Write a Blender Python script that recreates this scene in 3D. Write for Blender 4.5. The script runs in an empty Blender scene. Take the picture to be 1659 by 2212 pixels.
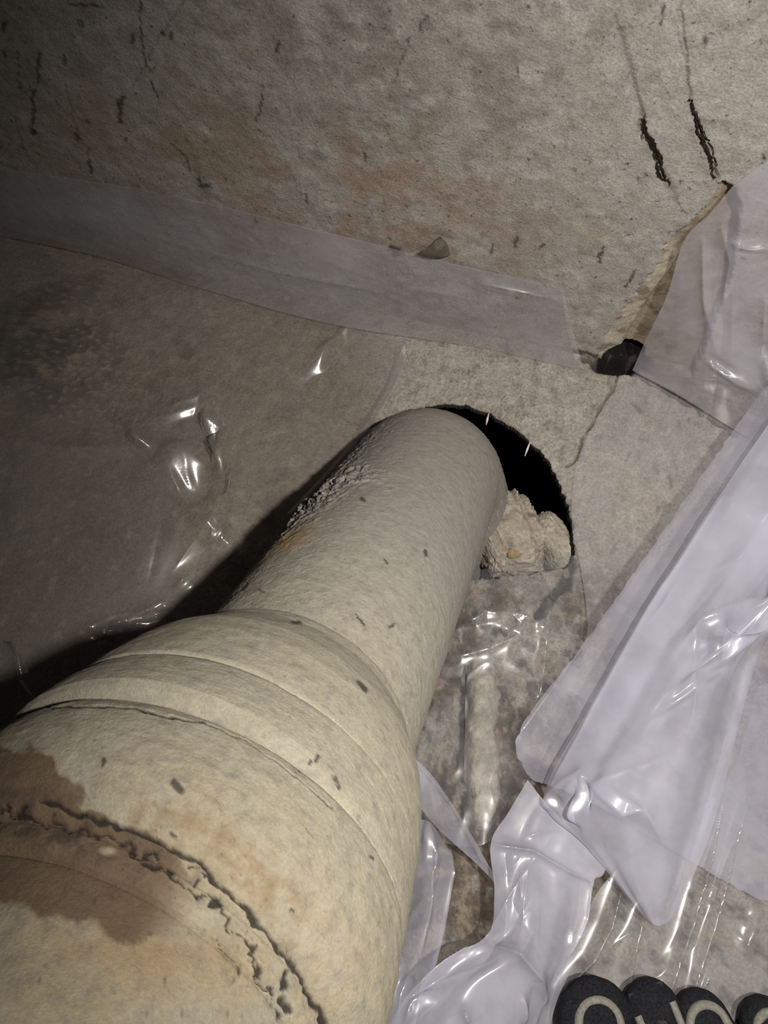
import bpy, bmesh, math, random
import numpy as np
from mathutils import Matrix, Vector

random.seed(4)
rng = np.random.default_rng(4)
scene = bpy.context.scene

# ------------------------------------------------------------------ camera
W, HPX, F = 1659.0, 2212.0, 1660.0
CX, CY = 829.5, 1106.0
CAMH = 0.56                                   # camera height above the slab
M = np.array([[0.9725639, -0.22352984, 0.06445048],
              [0.23100461, 0.895191, -0.38114294],
              [0.02750133, 0.38557422, 0.92226688]])
CAM = np.array([0.0, 0.0, CAMH])
cam_d = bpy.data.cameras.new('camera')
cam = bpy.data.objects.new('camera', cam_d)
scene.collection.objects.link(cam)
mw = Matrix(M.tolist()).to_4x4(); mw.translation = Vector(CAM)
cam.matrix_world = mw
cam_d.sensor_fit = 'AUTO'; cam_d.sensor_width = 36.0
cam_d.lens = F / HPX * 36.0
cam_d.clip_start = 0.01
scene.camera = cam

# ------------------------------------------------------------------ world, light, exposure
wd = bpy.data.worlds.new('world'); scene.world = wd; wd.use_nodes = True
bg = wd.node_tree.nodes['Background']
bg.inputs['Color'].default_value = (0.95, 0.97, 1.0, 1); bg.inputs['Strength'].default_value = 0.012
vs = scene.view_settings
vs.view_transform = 'Standard'; vs.look = 'None'; vs.gamma = 1.0; vs.use_curve_mapping = False
vs.exposure = 0.0

def camspace(x, y, z):
    return CAM + M @ np.array([x, y, z])

def torch(name, pos, target, energy, angle, blend, radius, col):
    d = bpy.data.lights.new(name, 'SPOT'); d.energy = energy; d.spot_size = math.radians(angle)
    d.spot_blend = blend; d.shadow_soft_size = radius; d.color = col
    o = bpy.data.objects.new(name, d); scene.collection.objects.link(o)
    o.location = Vector(pos)
    o.rotation_euler = (Vector(target) - Vector(pos)).to_track_quat('-Z', 'Y').to_euler()
    return o
TORCH = camspace(0.16, 0.04, 0.19)
torch('torch_light', TORCH, (0.20, 0.25, 0.0), 28.0, 98, 1.0, 0.012, (1.0, 0.955, 0.89))

# ------------------------------------------------------------------ geometry helpers
def wray(px, py):
    return M @ np.array([px - CX, -(py - CY), -F])
def fl(px, py, z=0.0):                        # point at height z seen at a measured spot
    r = wray(px, py); return CAM + r * ((z - CAMH) / r[2])
WALL_Y = 0.745 * CAMH
def wl(px, py, off=0.0):                      # point on the wall (off = distance in front)
    r = wray(px, py); return CAM + r * ((WALL_Y - off) / r[1])
def proj(P):
    v = (np.asarray(P) - CAM) @ M
    return np.stack([CX - F * v[..., 0] / v[..., 2], CY + F * v[..., 1] / v[..., 2]], -1)

def vnoise(x, y, seed=0):
    xi = np.floor(x).astype(np.int64); yi = np.floor(y).astype(np.int64)
    xf = x - xi; yf = y - yi
    u = xf * xf * xf * (xf * (xf * 6 - 15) + 10); v = yf * yf * yf * (yf * (yf * 6 - 15) + 10)
    def g(a, b):
        h = (a * 374761393 + b * 668265263 + seed * 974711 + 1013) & 0xffffffff
        h = ((h ^ (h >> 13)) * 1274126177) & 0xffffffff
        h = ((h ^ (h >> 16)) * 2246822519) & 0xffffffff
        ang = ((h ^ (h >> 15)) & 0xffff) / 65536.0 * 2 * np.pi
        return ang
    def d(a, b, fx, fy):
        t = g(a, b); return np.cos(t) * fx + np.sin(t) * fy
    n00 = d(xi, yi, xf, yf); n10 = d(xi + 1, yi, xf - 1, yf)
    n01 = d(xi, yi + 1, xf, yf - 1); n11 = d(xi + 1, yi + 1, xf - 1, yf - 1)
    return (n00 * (1 - u) + n10 * u) * (1 - v) + (n01 * (1 - u) + n11 * u) * v
def fbm(x, y, seed=0, octv=4, gain=0.5):
    s = 0; a = 1.0; f = 1.0
    for k in range(octv):
        s = s + a * vnoise(x * f, y * f, seed + 17 * k); a *= gain; f *= 2.03
    return s
def sstep(a, b, x):
    t = np.clip((x - a) / (b - a), 0, 1); return t * t * (3 - 2 * t)
def seg_dist(p, poly):
    """distance of points p (n,2) to polyline, and parameter 0..1 along it"""
    poly = np.asarray(poly, float); best = np.full(len(p), 1e9); par = np.zeros(len(p))
    L = np.linalg.norm(np.diff(poly, axis=0), axis=1); cum = np.concatenate([[0], np.cumsum(L)])
    for i in range(len(poly) - 1):
        a = poly[i]; d = poly[i + 1] - a; t = np.clip(((p - a) @ d) / max(d @ d, 1e-12), 0, 1)
        q = np.linalg.norm(p - a - t[:, None] * d, axis=1)
        m = q < best; best[m] = q[m]; par[m] = (cum[i] + t[m] * L[i]) / cum[-1]
    return best, par
def inside(p, poly):
    poly = np.asarray(poly, float); r = np.zeros(len(p), bool); n = len(poly); j = n - 1
    for i in range(n):
        xi, yi = poly[i]; xj, yj = poly[j]
        c = ((yi > p[:, 1]) != (yj > p[:, 1])) & (p[:, 0] < (xj - xi) * (p[:, 1] - yi) / (yj - yi + 1e-12) + xi)
        r ^= c; j = i
    return r
def catmull(P, n):
    """resample control array P (k, ...) to n samples along axis 0"""
    P = np.asarray(P, float); k = len(P)
    if k == 2:
        t = np.linspace(0, 1, n).reshape((-1,) + (1,) * (P.ndim - 1)); return P[0] * (1 - t) + P[1] * t
    Q = np.concatenate([[2 * P[0] - P[1]], P, [2 * P[-1] - P[-2]]])
    s = np.linspace(0, k - 1 - 1e-9, n); i = s.astype(int); t = (s - i).reshape((-1,) + (1,) * (P.ndim - 1))
    p0, p1, p2, p3 = Q[i], Q[i + 1], Q[i + 2], Q[i + 3]
    return 0.5 * (2 * p1 + (p2 - p0) * t + (2 * p0 - 5 * p1 + 4 * p2 - p3) * t ** 2 + (3 * p1 - p0 - 3 * p2 + p3) * t ** 3)

def mesh_obj(name, verts, faces, mat, parent=None, smooth=True, col=None, local=None):
    me = bpy.data.meshes.new(name)
    verts = np.asarray(verts, float)
    if local is not None: verts = verts - np.asarray(local)
    faces = np.asarray(faces)
    nv = len(verts); nf = len(faces); k = faces.shape[1]
    me.vertices.add(nv); me.vertices.foreach_set('co', verts.astype(np.float32).ravel())
    me.loops.add(nf * k); me.loops.foreach_set('vertex_index', faces.astype(np.int32).ravel())
    me.polygons.add(nf); me.polygons.foreach_set('loop_start', np.arange(0, nf * k, k, dtype=np.int32))
    me.polygons.foreach_set('loop_total', np.full(nf, k, dtype=np.int32))
    me.polygons.foreach_set('use_smooth', np.full(nf, smooth))
    me.update(calc_edges=True); me.validate()
    if col is not None:
        at = me.color_attributes.new('tint', 'FLOAT_COLOR', 'POINT')
        c4 = np.ones((nv, 4), np.float32); c4[:, :3] = col; at.data.foreach_set('color', c4.ravel())
    me.materials.append(mat)
    o = bpy.data.objects.new(name, me); scene.collection.objects.link(o)
    if parent is not None: o.parent = parent
    elif local is not None: o.location = Vector(local)
    return o
def grid_faces(nu, nv, wrap=False):
    i = np.arange(nu - 1)[:, None]; j = np.arange(nv if wrap else nv - 1)[None, :]
    j2 = (j + 1) % nv
    a = i * nv + j; b = i * nv + j2; c = (i + 1) * nv + j2; d = (i + 1) * nv + j
    return np.stack([a, b, c, d], -1).reshape(-1, 4)
def tag(o, label=None, cat=None, group=None, kind=None):
    if label: o['label'] = label
    if cat: o['category'] = cat
    if group: o['group'] = group
    if kind: o['kind'] = kind
    return o
def empty(name, loc):
    o = bpy.data.objects.new(name, None); scene.collection.objects.link(o); o.location = Vector(loc)
    o.empty_display_size = 0.03
    return o
def tube_mesh(path, rad, seg=6):
    """verts, faces of a tube along path with per-point radius"""
    path = np.asarray(path, float); n = len(path); rad = np.broadcast_to(rad, (n,))
    T = np.gradient(path, axis=0); T /= np.linalg.norm(T, axis=1)[:, None] + 1e-12
    ref = np.array([0.31, 0.17, 0.93]); V = []
    for i in range(n):
        a = np.cross(T[i], ref); a /= np.linalg.norm(a); b = np.cross(T[i], a)
        for k in range(seg):
            t = 2 * np.pi * k / seg; V.append(path[i] + rad[i] * (math.cos(t) * a + math.sin(t) * b))
    return np.array(V), grid_faces(n, seg, True)

# ------------------------------------------------------------------ materials
def nt_new(name):
    m = bpy.data.materials.new(name); m.use_nodes = True; nt = m.node_tree; nt.nodes.clear(); return m, nt
def nd(nt, kind, **kw):
    n = nt.nodes.new(kind)
    for k, v in kw.items(): setattr(n, k, v)
    return n
def masonry(name, fine=420.0, mid=60.0, bump=0.35, rough=0.9, speck=0.5, spec=0.25, attr=True, base=(0.4, 0.37, 0.33), pits=0.5, pitscale=0.35):
    m, nt = nt_new(name); L = nt.links.new
    out = nd(nt, 'ShaderNodeOutputMaterial'); b = nd(nt, 'ShaderNodeBsdfPrincipled')
    L(b.outputs[0], out.inputs[0])
    b.inputs['Roughness'].default_value = rough; b.inputs['Specular IOR Level'].default_value = spec
    tc = nd(nt, 'ShaderNodeTexCoord')
    n1 = nd(nt, 'ShaderNodeTexNoise'); n1.inputs['Scale'].default_value = fine; n1.inputs['Detail'].default_value = 5; n1.inputs['Roughness'].default_value = 0.65
    n2 = nd(nt, 'ShaderNodeTexNoise'); n2.inputs['Scale'].default_value = mid; n2.inputs['Detail'].default_value = 8; n2.inputs['Roughness'].default_value = 0.72
    L(tc.outputs['Object'], n1.inputs['Vector']); L(tc.outputs['Object'], n2.inputs['Vector'])
    r1 = nd(nt, 'ShaderNodeValToRGB'); r1.color_ramp.elements[0].position = 0.3; r1.color_ramp.elements[1].position = 0.7
    lo = 1 - speck * 0.5; hi = 1 + speck * 0.3
    r1.color_ramp.elements[0].color = (lo, lo, lo, 1); r1.color_ramp.elements[1].color = (hi, hi, hi, 1)
    r2 = nd(nt, 'ShaderNodeValToRGB'); r2.color_ramp.elements[0].position = 0.35; r2.color_ramp.elements[1].position = 0.66
    r2.color_ramp.elements[0].color = (0.88, 0.87, 0.85, 1); r2.color_ramp.elements[1].color = (1.08, 1.08, 1.08, 1)
    L(n1.outputs['Fac'], r1.inputs[0]); L(n2.outputs['Fac'], r2.inputs[0])
    mx = nd(nt, 'ShaderNodeMix', data_type='RGBA', blend_type='MULTIPLY'); mx.inputs[0].default_value = 1
    L(r1.outputs[0], mx.inputs[6]); L(r2.outputs[0], mx.inputs[7])
    mx2 = nd(nt, 'ShaderNodeMix', data_type='RGBA', blend_type='MULTIPLY'); mx2.inputs[0].default_value = 1
    if attr:
        at = nd(nt, 'ShaderNodeAttribute'); at.attribute_name = 'tint'; L(at.outputs['Color'], mx2.inputs[6])
    else:
        mx2.inputs[6].default_value = (*base, 1)
    L(mx.outputs[2], mx2.inputs[7])
    n3 = nd(nt, 'ShaderNodeTexNoise'); n3.inputs['Scale'].default_value = fine * pitscale; n3.inputs['Detail'].default_value = 3; n3.inputs['Roughness'].default_value = 0.55
    L(tc.outputs['Object'], n3.inputs['Vector'])
    pr = nd(nt, 'ShaderNodeMapRange'); pr.inputs['From Min'].default_value = 0.64; pr.inputs['From Max'].default_value = 0.74; pr.inputs['To Max'].default_value = pits
    L(n3.outputs['Fac'], pr.inputs['Value'])
    mx3 = nd(nt, 'ShaderNodeMix', data_type='RGBA'); L(pr.outputs[0], mx3.inputs[0]); L(mx2.outputs[2], mx3.inputs[6]); mx3.inputs[7].default_value = (0.05, 0.042, 0.034, 1)
    L(mx3.outputs[2], b.inputs['Base Color'])
    bp = nd(nt, 'ShaderNodeBump'); bp.inputs['Strength'].default_value = bump; bp.inputs['Distance'].default_value = 0.0016
    bp2 = nd(nt, 'ShaderNodeBump'); bp2.inputs['Strength'].default_value = bump * 0.6; bp2.inputs['Distance'].default_value = 0.003
    L(n1.outputs['Fac'], bp.inputs['Height']); L(n2.outputs['Fac'], bp2.inputs['Height'])
    L(bp2.outputs[0], bp.inputs['Normal']); L(bp.outputs[0], b.inputs['Normal'])
    return m
def film(name, milk=0.2, col=(0.80, 0.80, 0.86), rough=0.10, wr=0.25, wscale=45.0, tint=0.96):
    m, nt = nt_new(name); L = nt.links.new
    out = nd(nt, 'ShaderNodeOutputMaterial')
    tr = nd(nt, 'ShaderNodeBsdfTransparent'); tr.inputs[0].default_value = (tint, tint, tint * 1.005, 1)
    df = nd(nt, 'ShaderNodeBsdfDiffuse'); df.inputs[0].default_value = (*col, 1)
    tl = nd(nt, 'ShaderNodeBsdfTranslucent'); tl.inputs[0].default_value = (*col, 1)
    body = nd(nt, 'ShaderNodeMixShader'); body.inputs[0].default_value = 0.3
    L(df.outputs[0], body.inputs[1]); L(tl.outputs[0], body.inputs[2])
    tc = nd(nt, 'ShaderNodeTexCoord')
    nz = nd(nt, 'ShaderNodeTexNoise'); nz.inputs['Scale'].default_value = 14; nz.inputs['Detail'].default_value = 4
    L(tc.outputs['Object'], nz.inputs['Vector'])
    mr = nd(nt, 'ShaderNodeMapRange'); mr.inputs['From Min'].default_value = 0.3; mr.inputs['From Max'].default_value = 0.7
    mr.inputs['To Min'].default_value = milk * 0.6; mr.inputs['To Max'].default_value = min(1, milk * 1.4)
    L(nz.outputs['Fac'], mr.inputs['Value'])
    m1 = nd(nt, 'ShaderNodeMixShader'); L(mr.outputs[0], m1.inputs[0]); L(tr.outputs[0], m1.inputs[1]); L(body.outputs[0], m1.inputs[2])
    wn = nd(nt, 'ShaderNodeTexNoise'); wn.inputs['Scale'].default_value = wscale; wn.inputs['Detail'].default_value = 2; wn.inputs['Distortion'].default_value = 0.6
    L(tc.outputs['Object'], wn.inputs['Vector'])
    bp = nd(nt, 'ShaderNodeBump'); bp.inputs['Strength'].default_value = wr; bp.inputs['Distance'].default_value = 0.004
    L(wn.outputs['Fac'], bp.inputs['Height'])
    gl = nd(nt, 'ShaderNodeBsdfGlossy'); gl.inputs['Roughness'].default_value = rough; L(bp.outputs[0], gl.inputs['Normal'])
    g2 = nd(nt, 'ShaderNodeBsdfGlossy'); g2.inputs['Roughness'].default_value = .36; L(bp.outputs[0], g2.inputs['Normal'])
    gm = nd(nt, 'ShaderNodeMixShader'); gm.inputs[0].default_value = .42; L(gl.outputs[0], gm.inputs[1]); L(g2.outputs[0], gm.inputs[2])
    geo = nd(nt, 'ShaderNodeNewGeometry')
    ior = nd(nt, 'ShaderNodeMapRange'); ior.inputs['To Min'].default_value = 1.5; ior.inputs['To Max'].default_value = 1 / 1.5
    L(geo.outputs['Backfacing'], ior.inputs['Value'])
    fr = nd(nt, 'ShaderNodeFresnel'); L(ior.outputs[0], fr.inputs['IOR']); L(bp.outputs[0], fr.inputs['Normal'])
    mm = nd(nt, 'ShaderNodeMath', operation='MULTIPLY'); mm.inputs[1].default_value = 1.4; mm.use_clamp = True
    L(fr.outputs[0], mm.inputs[0])
    m2 = nd(nt, 'ShaderNodeMixShader'); L(mm.outputs[0], m2.inputs[0]); L(m1.outputs[0], m2.inputs[1]); L(gm.outputs[0], m2.inputs[2])
    L(m2.outputs[0], out.inputs[0])
    return m
def plain(name, col, rough=0.8, nscale=0, namp=0.3, spec=0.3, bump=0.0):
    m, nt = nt_new(name); L = nt.links.new
    out = nd(nt, 'ShaderNodeOutputMaterial'); b = nd(nt, 'ShaderNodeBsdfPrincipled'); L(b.outputs[0], out.inputs[0])
    b.inputs['Roughness'].default_value = rough; b.inputs['Specular IOR Level'].default_value = spec
    b.inputs['Base Color'].default_value = (*col, 1)
    if nscale:
        tc = nd(nt, 'ShaderNodeTexCoord'); n = nd(nt, 'ShaderNodeTexNoise'); n.inputs['Scale'].default_value = nscale; n.inputs['Detail'].default_value = 4
        L(tc.outputs['Object'], n.inputs['Vector'])
        r = nd(nt, 'ShaderNodeValToRGB'); r.color_ramp.elements[0].position = 0.3; r.color_ramp.elements[1].position = 0.7
        r.color_ramp.elements[0].color = (*[c * (1 - namp) for c in col], 1); r.color_ramp.elements[1].color = (*[c * (1 + namp) for c in col], 1)
        L(n.outputs['Fac'], r.inputs[0]); L(r.outputs[0], b.inputs['Base Color'])
        if bump:
            bp = nd(nt, 'ShaderNodeBump'); bp.inputs['Strength'].default_value = bump; bp.inputs['Distance'].default_value = 0.001
            L(n.outputs['Fac'], bp.inputs['Height']); L(bp.outputs[0], b.inputs['Normal'])
    return m
MAT = dict(
    wall=masonry('wall_render', 620, 110, 0.5, 0.92, 0.6, pits=.75, pitscale=.42),
    floor=masonry('floor_concrete', 430, 130, 0.95, 0.9, 0.7, pits=.6, pitscale=.5),
    pipe=masonry('pipe_paint', 900, 160, 0.3, 0.8, 0.32, 0.25, pits=.3, pitscale=.3),
    mortar=masonry('mortar', 330, 90, 0.7, 0.95, 0.6),
    soil=plain('soil_shade_black', (0.012, 0.010, 0.008), 1.0, 160, 0.5, 0.0),  # near-black colour stands in for the shade inside the floor hole
    root=plain('black_root', (0.022, 0.017, 0.013), 0.9, 300, 0.5, 0.1),
    fibre=plain('pale_fibre', (0.6, 0.56, 0.48), 0.7),
    rubber=plain('black_fleece', (0.012, 0.012, 0.015), 0.85, 700, 0.6, 0.2, 0.6),
    panel=plain('charcoal_knit', (0.035, 0.032, 0.036), 0.8, 900, 0.4, 0.25, 0.4),
    trim=plain('grey_trim', (0.21, 0.20, 0.17), 0.7, 500, 0.25, 0.3, 0.2),
    sole=plain('shoe_rubber', (0.02, 0.02, 0.022), 0.7, 300, 0.2),
)

# ------------------------------------------------------------------ wall
JAG = [(1290, 780), (1292, 756), (1300, 742), (1316, 712), (1337, 686), (1362, 650), (1384, 616), (1412, 588), (1430, 562), (1431, 546), (1440, 528),
       (1452, 512), (1472, 500), (1490, 486), (1512, 462), (1540, 426), (1560, 392)]
NOTCH = JAG + [(1582, 402), (1600, 440), (1580, 600), (1520, 760), (1470, 870), (1290, 870)]
def build_wall():
    u = np.linspace(-0.80, 0.62, 1080); v = np.concatenate([np.linspace(-0.03, 0.30, 270), np.linspace(0.302, 0.60, 90)])
    U, V = np.meshgrid(u, v, indexing='ij'); P = np.stack([U, np.full_like(U, WALL_Y), V], -1).reshape(-1, 3)
    x, z = P[:, 0], P[:, 2]
    y = -0.0014 * fbm(x * 14, z * 14, 3, 4) - 0.0006 * fbm(x * 90, z * 90, 5, 3)
    px = proj(P)
    # broken-away lower corner
    jit = px + np.stack([fbm(x * 120, z * 120, 8, 3) * 6, fbm(x * 120, z * 120, 9, 3) * 6], -1)
    ins = inside(jit, NOTCH); dj, tj = seg_dist(px, JAG)
    dep = 0.0025 + 0.0045 * sstep(4, 40, dj) + 0.006 * sstep(44, 54, dj * (1 + .9 * tj))
    dep = dep + 0.0012 * fbm(x * 60, z * 60, 11, 3)
    y = np.where(ins, y + dep, y)
    hol = np.exp(-(((jit[:, 0] - 1345) / 44) ** 2 + ((jit[:, 1] - 785) / 26) ** 2) ** 2)
    y = y + np.where(ins, 0.09 * sstep(.35, .6, hol), 0)
    # colours
    base = np.array([0.36, 0.34, 0.31]); red = np.array([0.35, 0.25, 0.195]); och = np.array([0.30, 0.225, 0.14]); drk = np.array([0.21, 0.185, 0.16])
    c = np.tile(base, (len(P), 1))
    def mix(c, k, w): return c * (1 - w[:, None]) + np.asarray(k) * w[:, None]
    X, Y = px[:, 0], px[:, 1]
    n1 = fbm(x * 9, z * 12, 21, 5); n2 = fbm(x * 24, z * 30, 22, 5); n3 = fbm(x * 70, z * 70, 23, 4)
    c = mix(c, drk, 0.6 * sstep(-.1, 0.5, n2 + 0.2 * n1)); c = mix(c, [.46, .44, .41], .55 * sstep(.05, .45, fbm(x * 40, z * 46, 24, 5, .6))); c = mix(c, [.23, .20, .17], .55 * sstep(.1, .5, fbm(x * 55 + 9, z * 60, 25, 5, .65)))
    pinkz = np.exp(-(((X - 760) / 420) ** 2 + ((Y - 430 - .12 * (X - 760)) / 130) ** 2))
    c = mix(c, red, 0.9 * pinkz * sstep(-.35, .35, n2 + .3 * n1))
    ochz = np.exp(-(((X - 300) / 330) ** 2 + ((Y - 300) / 120) ** 2))
    c = mix(c, och, 0.8 * ochz * sstep(-.3, .4, n1 + n2 * .5))
    c = mix(c, [0.26, 0.235, 0.205], 0.55 * sstep(800, 0, X))  # light falloff painted in: wall colour darker towards the left
    c = mix(c, [0.44, 0.42, 0.39], 0.55 * sstep(900, 1500, X) * sstep(-.3, .3, n2))  # wall colour lightened on the side the beam reaches
    pal = np.exp(-(((X - 640) / 90) ** 2 + ((Y - 265) / 60) ** 2)); c = mix(c, [.42, .40, .37], .5 * pal * sstep(-.2, .3, n3 + n2))
    for (bx, by, bw, bh, bc) in [(1275, 503, 34, 16, (.36, .31, .17)), (535, 105, 22, 18, (.22, .18, .07)), (690, 240, 110, 26, (.24, .21, .19)), (800, 150, 130, 40, (.26, .24, .21)), (900, 210, 60, 40, (.22, .20, .18))]:
        w = np.exp(-(((X - bx) / bw) ** 2 + ((Y - by) / bh) ** 2)); c = mix(c, bc, .7 * w * sstep(-.25, .2, n3))
    # dark pits, flakes and hairline cracks
    d0 = np.array([0.03, 0.024, 0.018]); wob = np.stack([fbm(x * 110, z * 110, 31, 3, .7) * 8, fbm(x * 110, z * 110, 32, 3, .7) * 8], -1); pw = px + wob; rag = fbm(x * 230, z * 230, 33, 2)
    flakes = [([(262, 210), (258, 262)], 7), ([(425, 385), (435, 400), (450, 402)], 6), ([(195, 352), (200, 372)], 5), ([(72, 195), (70, 290)], 4), ([(150, 10), (225, 13)], 3.5),
              ([(85, 118), (84, 180)], 3.5), ([(137, 122), (138, 140)], 4), ([(10, 105), (12, 122)], 6), ([(165, 285), (172, 300)], 5), ([(172, 45), (176, 58)], 5), ([(7, 50), (8, 62)], 6),
              ([(920, 35), (910, 65)], 4), ([(570, 185), (565, 215), (556, 262)], 3), ([(600, 92), (598, 110)], 5), ([(788, 335), (790, 342)], 5), ([(1527, 85), (1524, 92)], 6),
              ([(1120, 152), (1121, 166)], 2.5), ([(370, 72), (368, 85)], 5), ([(350, 70), (352, 76)], 5), ([(288, 70), (285, 105)], 3), ([(1308, 530), (1290, 570)], 4), ([(1120, 515), (1115, 528)], 7), ([(1172, 530), (1168, 540)], 4),
              ([(845, 536), (858, 544)], 9), ([(270, 296), (272, 302)], 5), ([(1062, 530), (1060, 548)], 3), ([(660, 420), (664, 432)], 3), ([(555, 465), (553, 478)], 3), ([(1436, 8), (1428, 50)], 3.5),
              ([(1372, 590), (1366, 604), (1352, 622)], 3.5), ([(1240, 760), (1290, 770)], 6), ([(1648, 330), (1645, 360)], 2), ([(40, 105), (42, 190)], 2), ([(190, 320), (192, 350)], 2)]
    for pl, wdt in flakes:
        d, _ = seg_dist(pw, pl); c = mix(c, d0, .8 * sstep(wdt * 1.35, wdt * .35, d + wdt * .7 * rag))
    hair = [([(304, 0), (302, 60), (315, 130), (330, 185), (341, 210)], 1.7, .85), ([(400, 0), (345, 80), (300, 165), (285, 195)], 2.0, .45), ([(885, 80), (850, 180)], 1.6, .6), ([(370, 310), (400, 335), (415, 372)], 1.8, .6),
            ([(1330, 30), (1355, 120), (1388, 240)], 2.6, .45), ([(1345, 60), (1372, 160), (1395, 260)], 1.8, .45), ([(1470, 0), (1482, 90), (1490, 205)], 2.2, .65), ([(1462, 60), (1478, 130), (1488, 190)], 1.5, .4), ([(1330, 60), (1395, 55)], 2, .4), ([(1466, 435), (1486, 468)], 1.5, .5),
            ([(140, 180), (170, 290)], 2, .4), ([(30, 250), (60, 340)], 2, .3)]
    for pl, wdt, k in hair:
        d, _ = seg_dist(px + wob * .5, pl); c = mix(c, d0, k * sstep(wdt * 1.5, wdt * .5, d))
    for pl, wdt in [([(1388, 240), (1392, 290), (1420, 340), (1440, 385), (1462, 425)], 13), ([(1490, 205), (1498, 235), (1518, 290), (1536, 340), (1550, 390)], 9)]:
        d, t = seg_dist(pw, pl); c = mix(c, [.13, .11, .09], .5 * sstep(1.2, .2, d / wdt + .8 * rag))
    sp = fbm(x * 130, z * 130, 51, 3); c = mix(c, d0, .55 * sstep(.52, .75, sp) * sstep(1200, 0, X)); c = mix(c, d0, .35 * sstep(.62, .8, sp))
    # inside of the break
    ci = np.tile([0.33, 0.275, 0.20], (len(P), 1)); ci = mix(ci, [.46, .41, .33], sstep(56, 42, dj * (1 + .9 * tj)) * sstep(.8, .5, tj)); ci = mix(ci, [.17, .12, .08], .7 * sstep(.0, .4, n3 + .4 * n2))
    ci = mix(ci, [.008, .007, .006], sstep(.25, .45, hol + .1 * n3))  # shade of the deep hollow painted in as near black
    ci = mix(ci, [.05, .04, .03], sstep(10, 2, np.abs(jit[:, 1] - 402) + .3 * np.abs(jit[:, 0] - 1570)))
    c = np.where(ins[:, None], ci, c)
    P = P.copy(); P[:, 1] += y
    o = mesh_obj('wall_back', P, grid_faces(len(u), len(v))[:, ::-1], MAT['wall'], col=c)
    tag(o, 'stained grey concrete wall with a broken corner at its base', None, kind='structure')
    return o
wall = build_wall()

# ragged black roots growing down the wall
def roots():
    for pl, n, sp in [([(1388, 250), (1392, 290), (1420, 340), (1440, 385), (1463, 428)], 11, 6), ([(1490, 210), (1499, 238), (1518, 290), (1536, 340), (1551, 392)], 8, 3.5)]:
        for k in range(n):
            a, b = sorted(random.sample(range(0, 100), 2)); b = max(b, a + 22); b = min(b, 100)
            ctl = catmull(np.array(pl, float), 101)[a:b + 1:2]
            ctl = ctl + np.cumsum(rng.normal(0, 1.6, ctl.shape), 0) * .8 + rng.normal(0, 1.6, ctl.shape) + rng.normal(0, sp * .45, (1, 2))
            w = np.array([wl(p[0], p[1], 0.0012 + 0.0008 * random.random()) for p in ctl])
            rad = np.interp(np.linspace(0, 1, len(w)), [0, .2, .8, 1], [.0001, .0004, .00055, .0001]) * random.uniform(.4, 1.2) * (1 + .5 * rng.random(len(w)))
            V, Fc = tube_mesh(w, rad, 5)
            mesh_obj('root_strand', V, Fc, MAT['root'], wall)
roots()

# ------------------------------------------------------------------ floor with the pipe hole
HC = np.array([0.022, 0.2615])
HOLE_PX = [(905, 878), (950, 870), (1000, 872), (1050, 888), (1100, 915), (1150, 955), (1190, 1000), (1212, 1050), (1232, 1100), (1240, 1150), (1243, 1200), (1230, 1222), (1170, 1232), (1100, 1240), (1020, 1250), (920, 1230), (830, 1140), (775, 1060), (764, 1000), (788, 944), (838, 898)]
hp = np.array([fl(x, y)[:2] for x, y in HOLE_PX]) - HC
h_ang = np.arctan2(hp[:, 1], hp[:, 0]); h_r = np.linalg.norm(hp, axis=1); od = np.argsort(h_ang); h_ang, h_r = h_ang[od], h_r[od]
def hole_r(t):
    return np.interp(t, np.concatenate([h_ang - 2 * np.pi, h_ang, h_ang + 2 * np.pi]), np.tile(h_r, 3))
def floor_relief(x, y):
    return 0.0016 * fbm(x * 13, y * 13, 61, 4) + 0.0009 * fbm(x * 55, y * 55, 62, 4)
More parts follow.
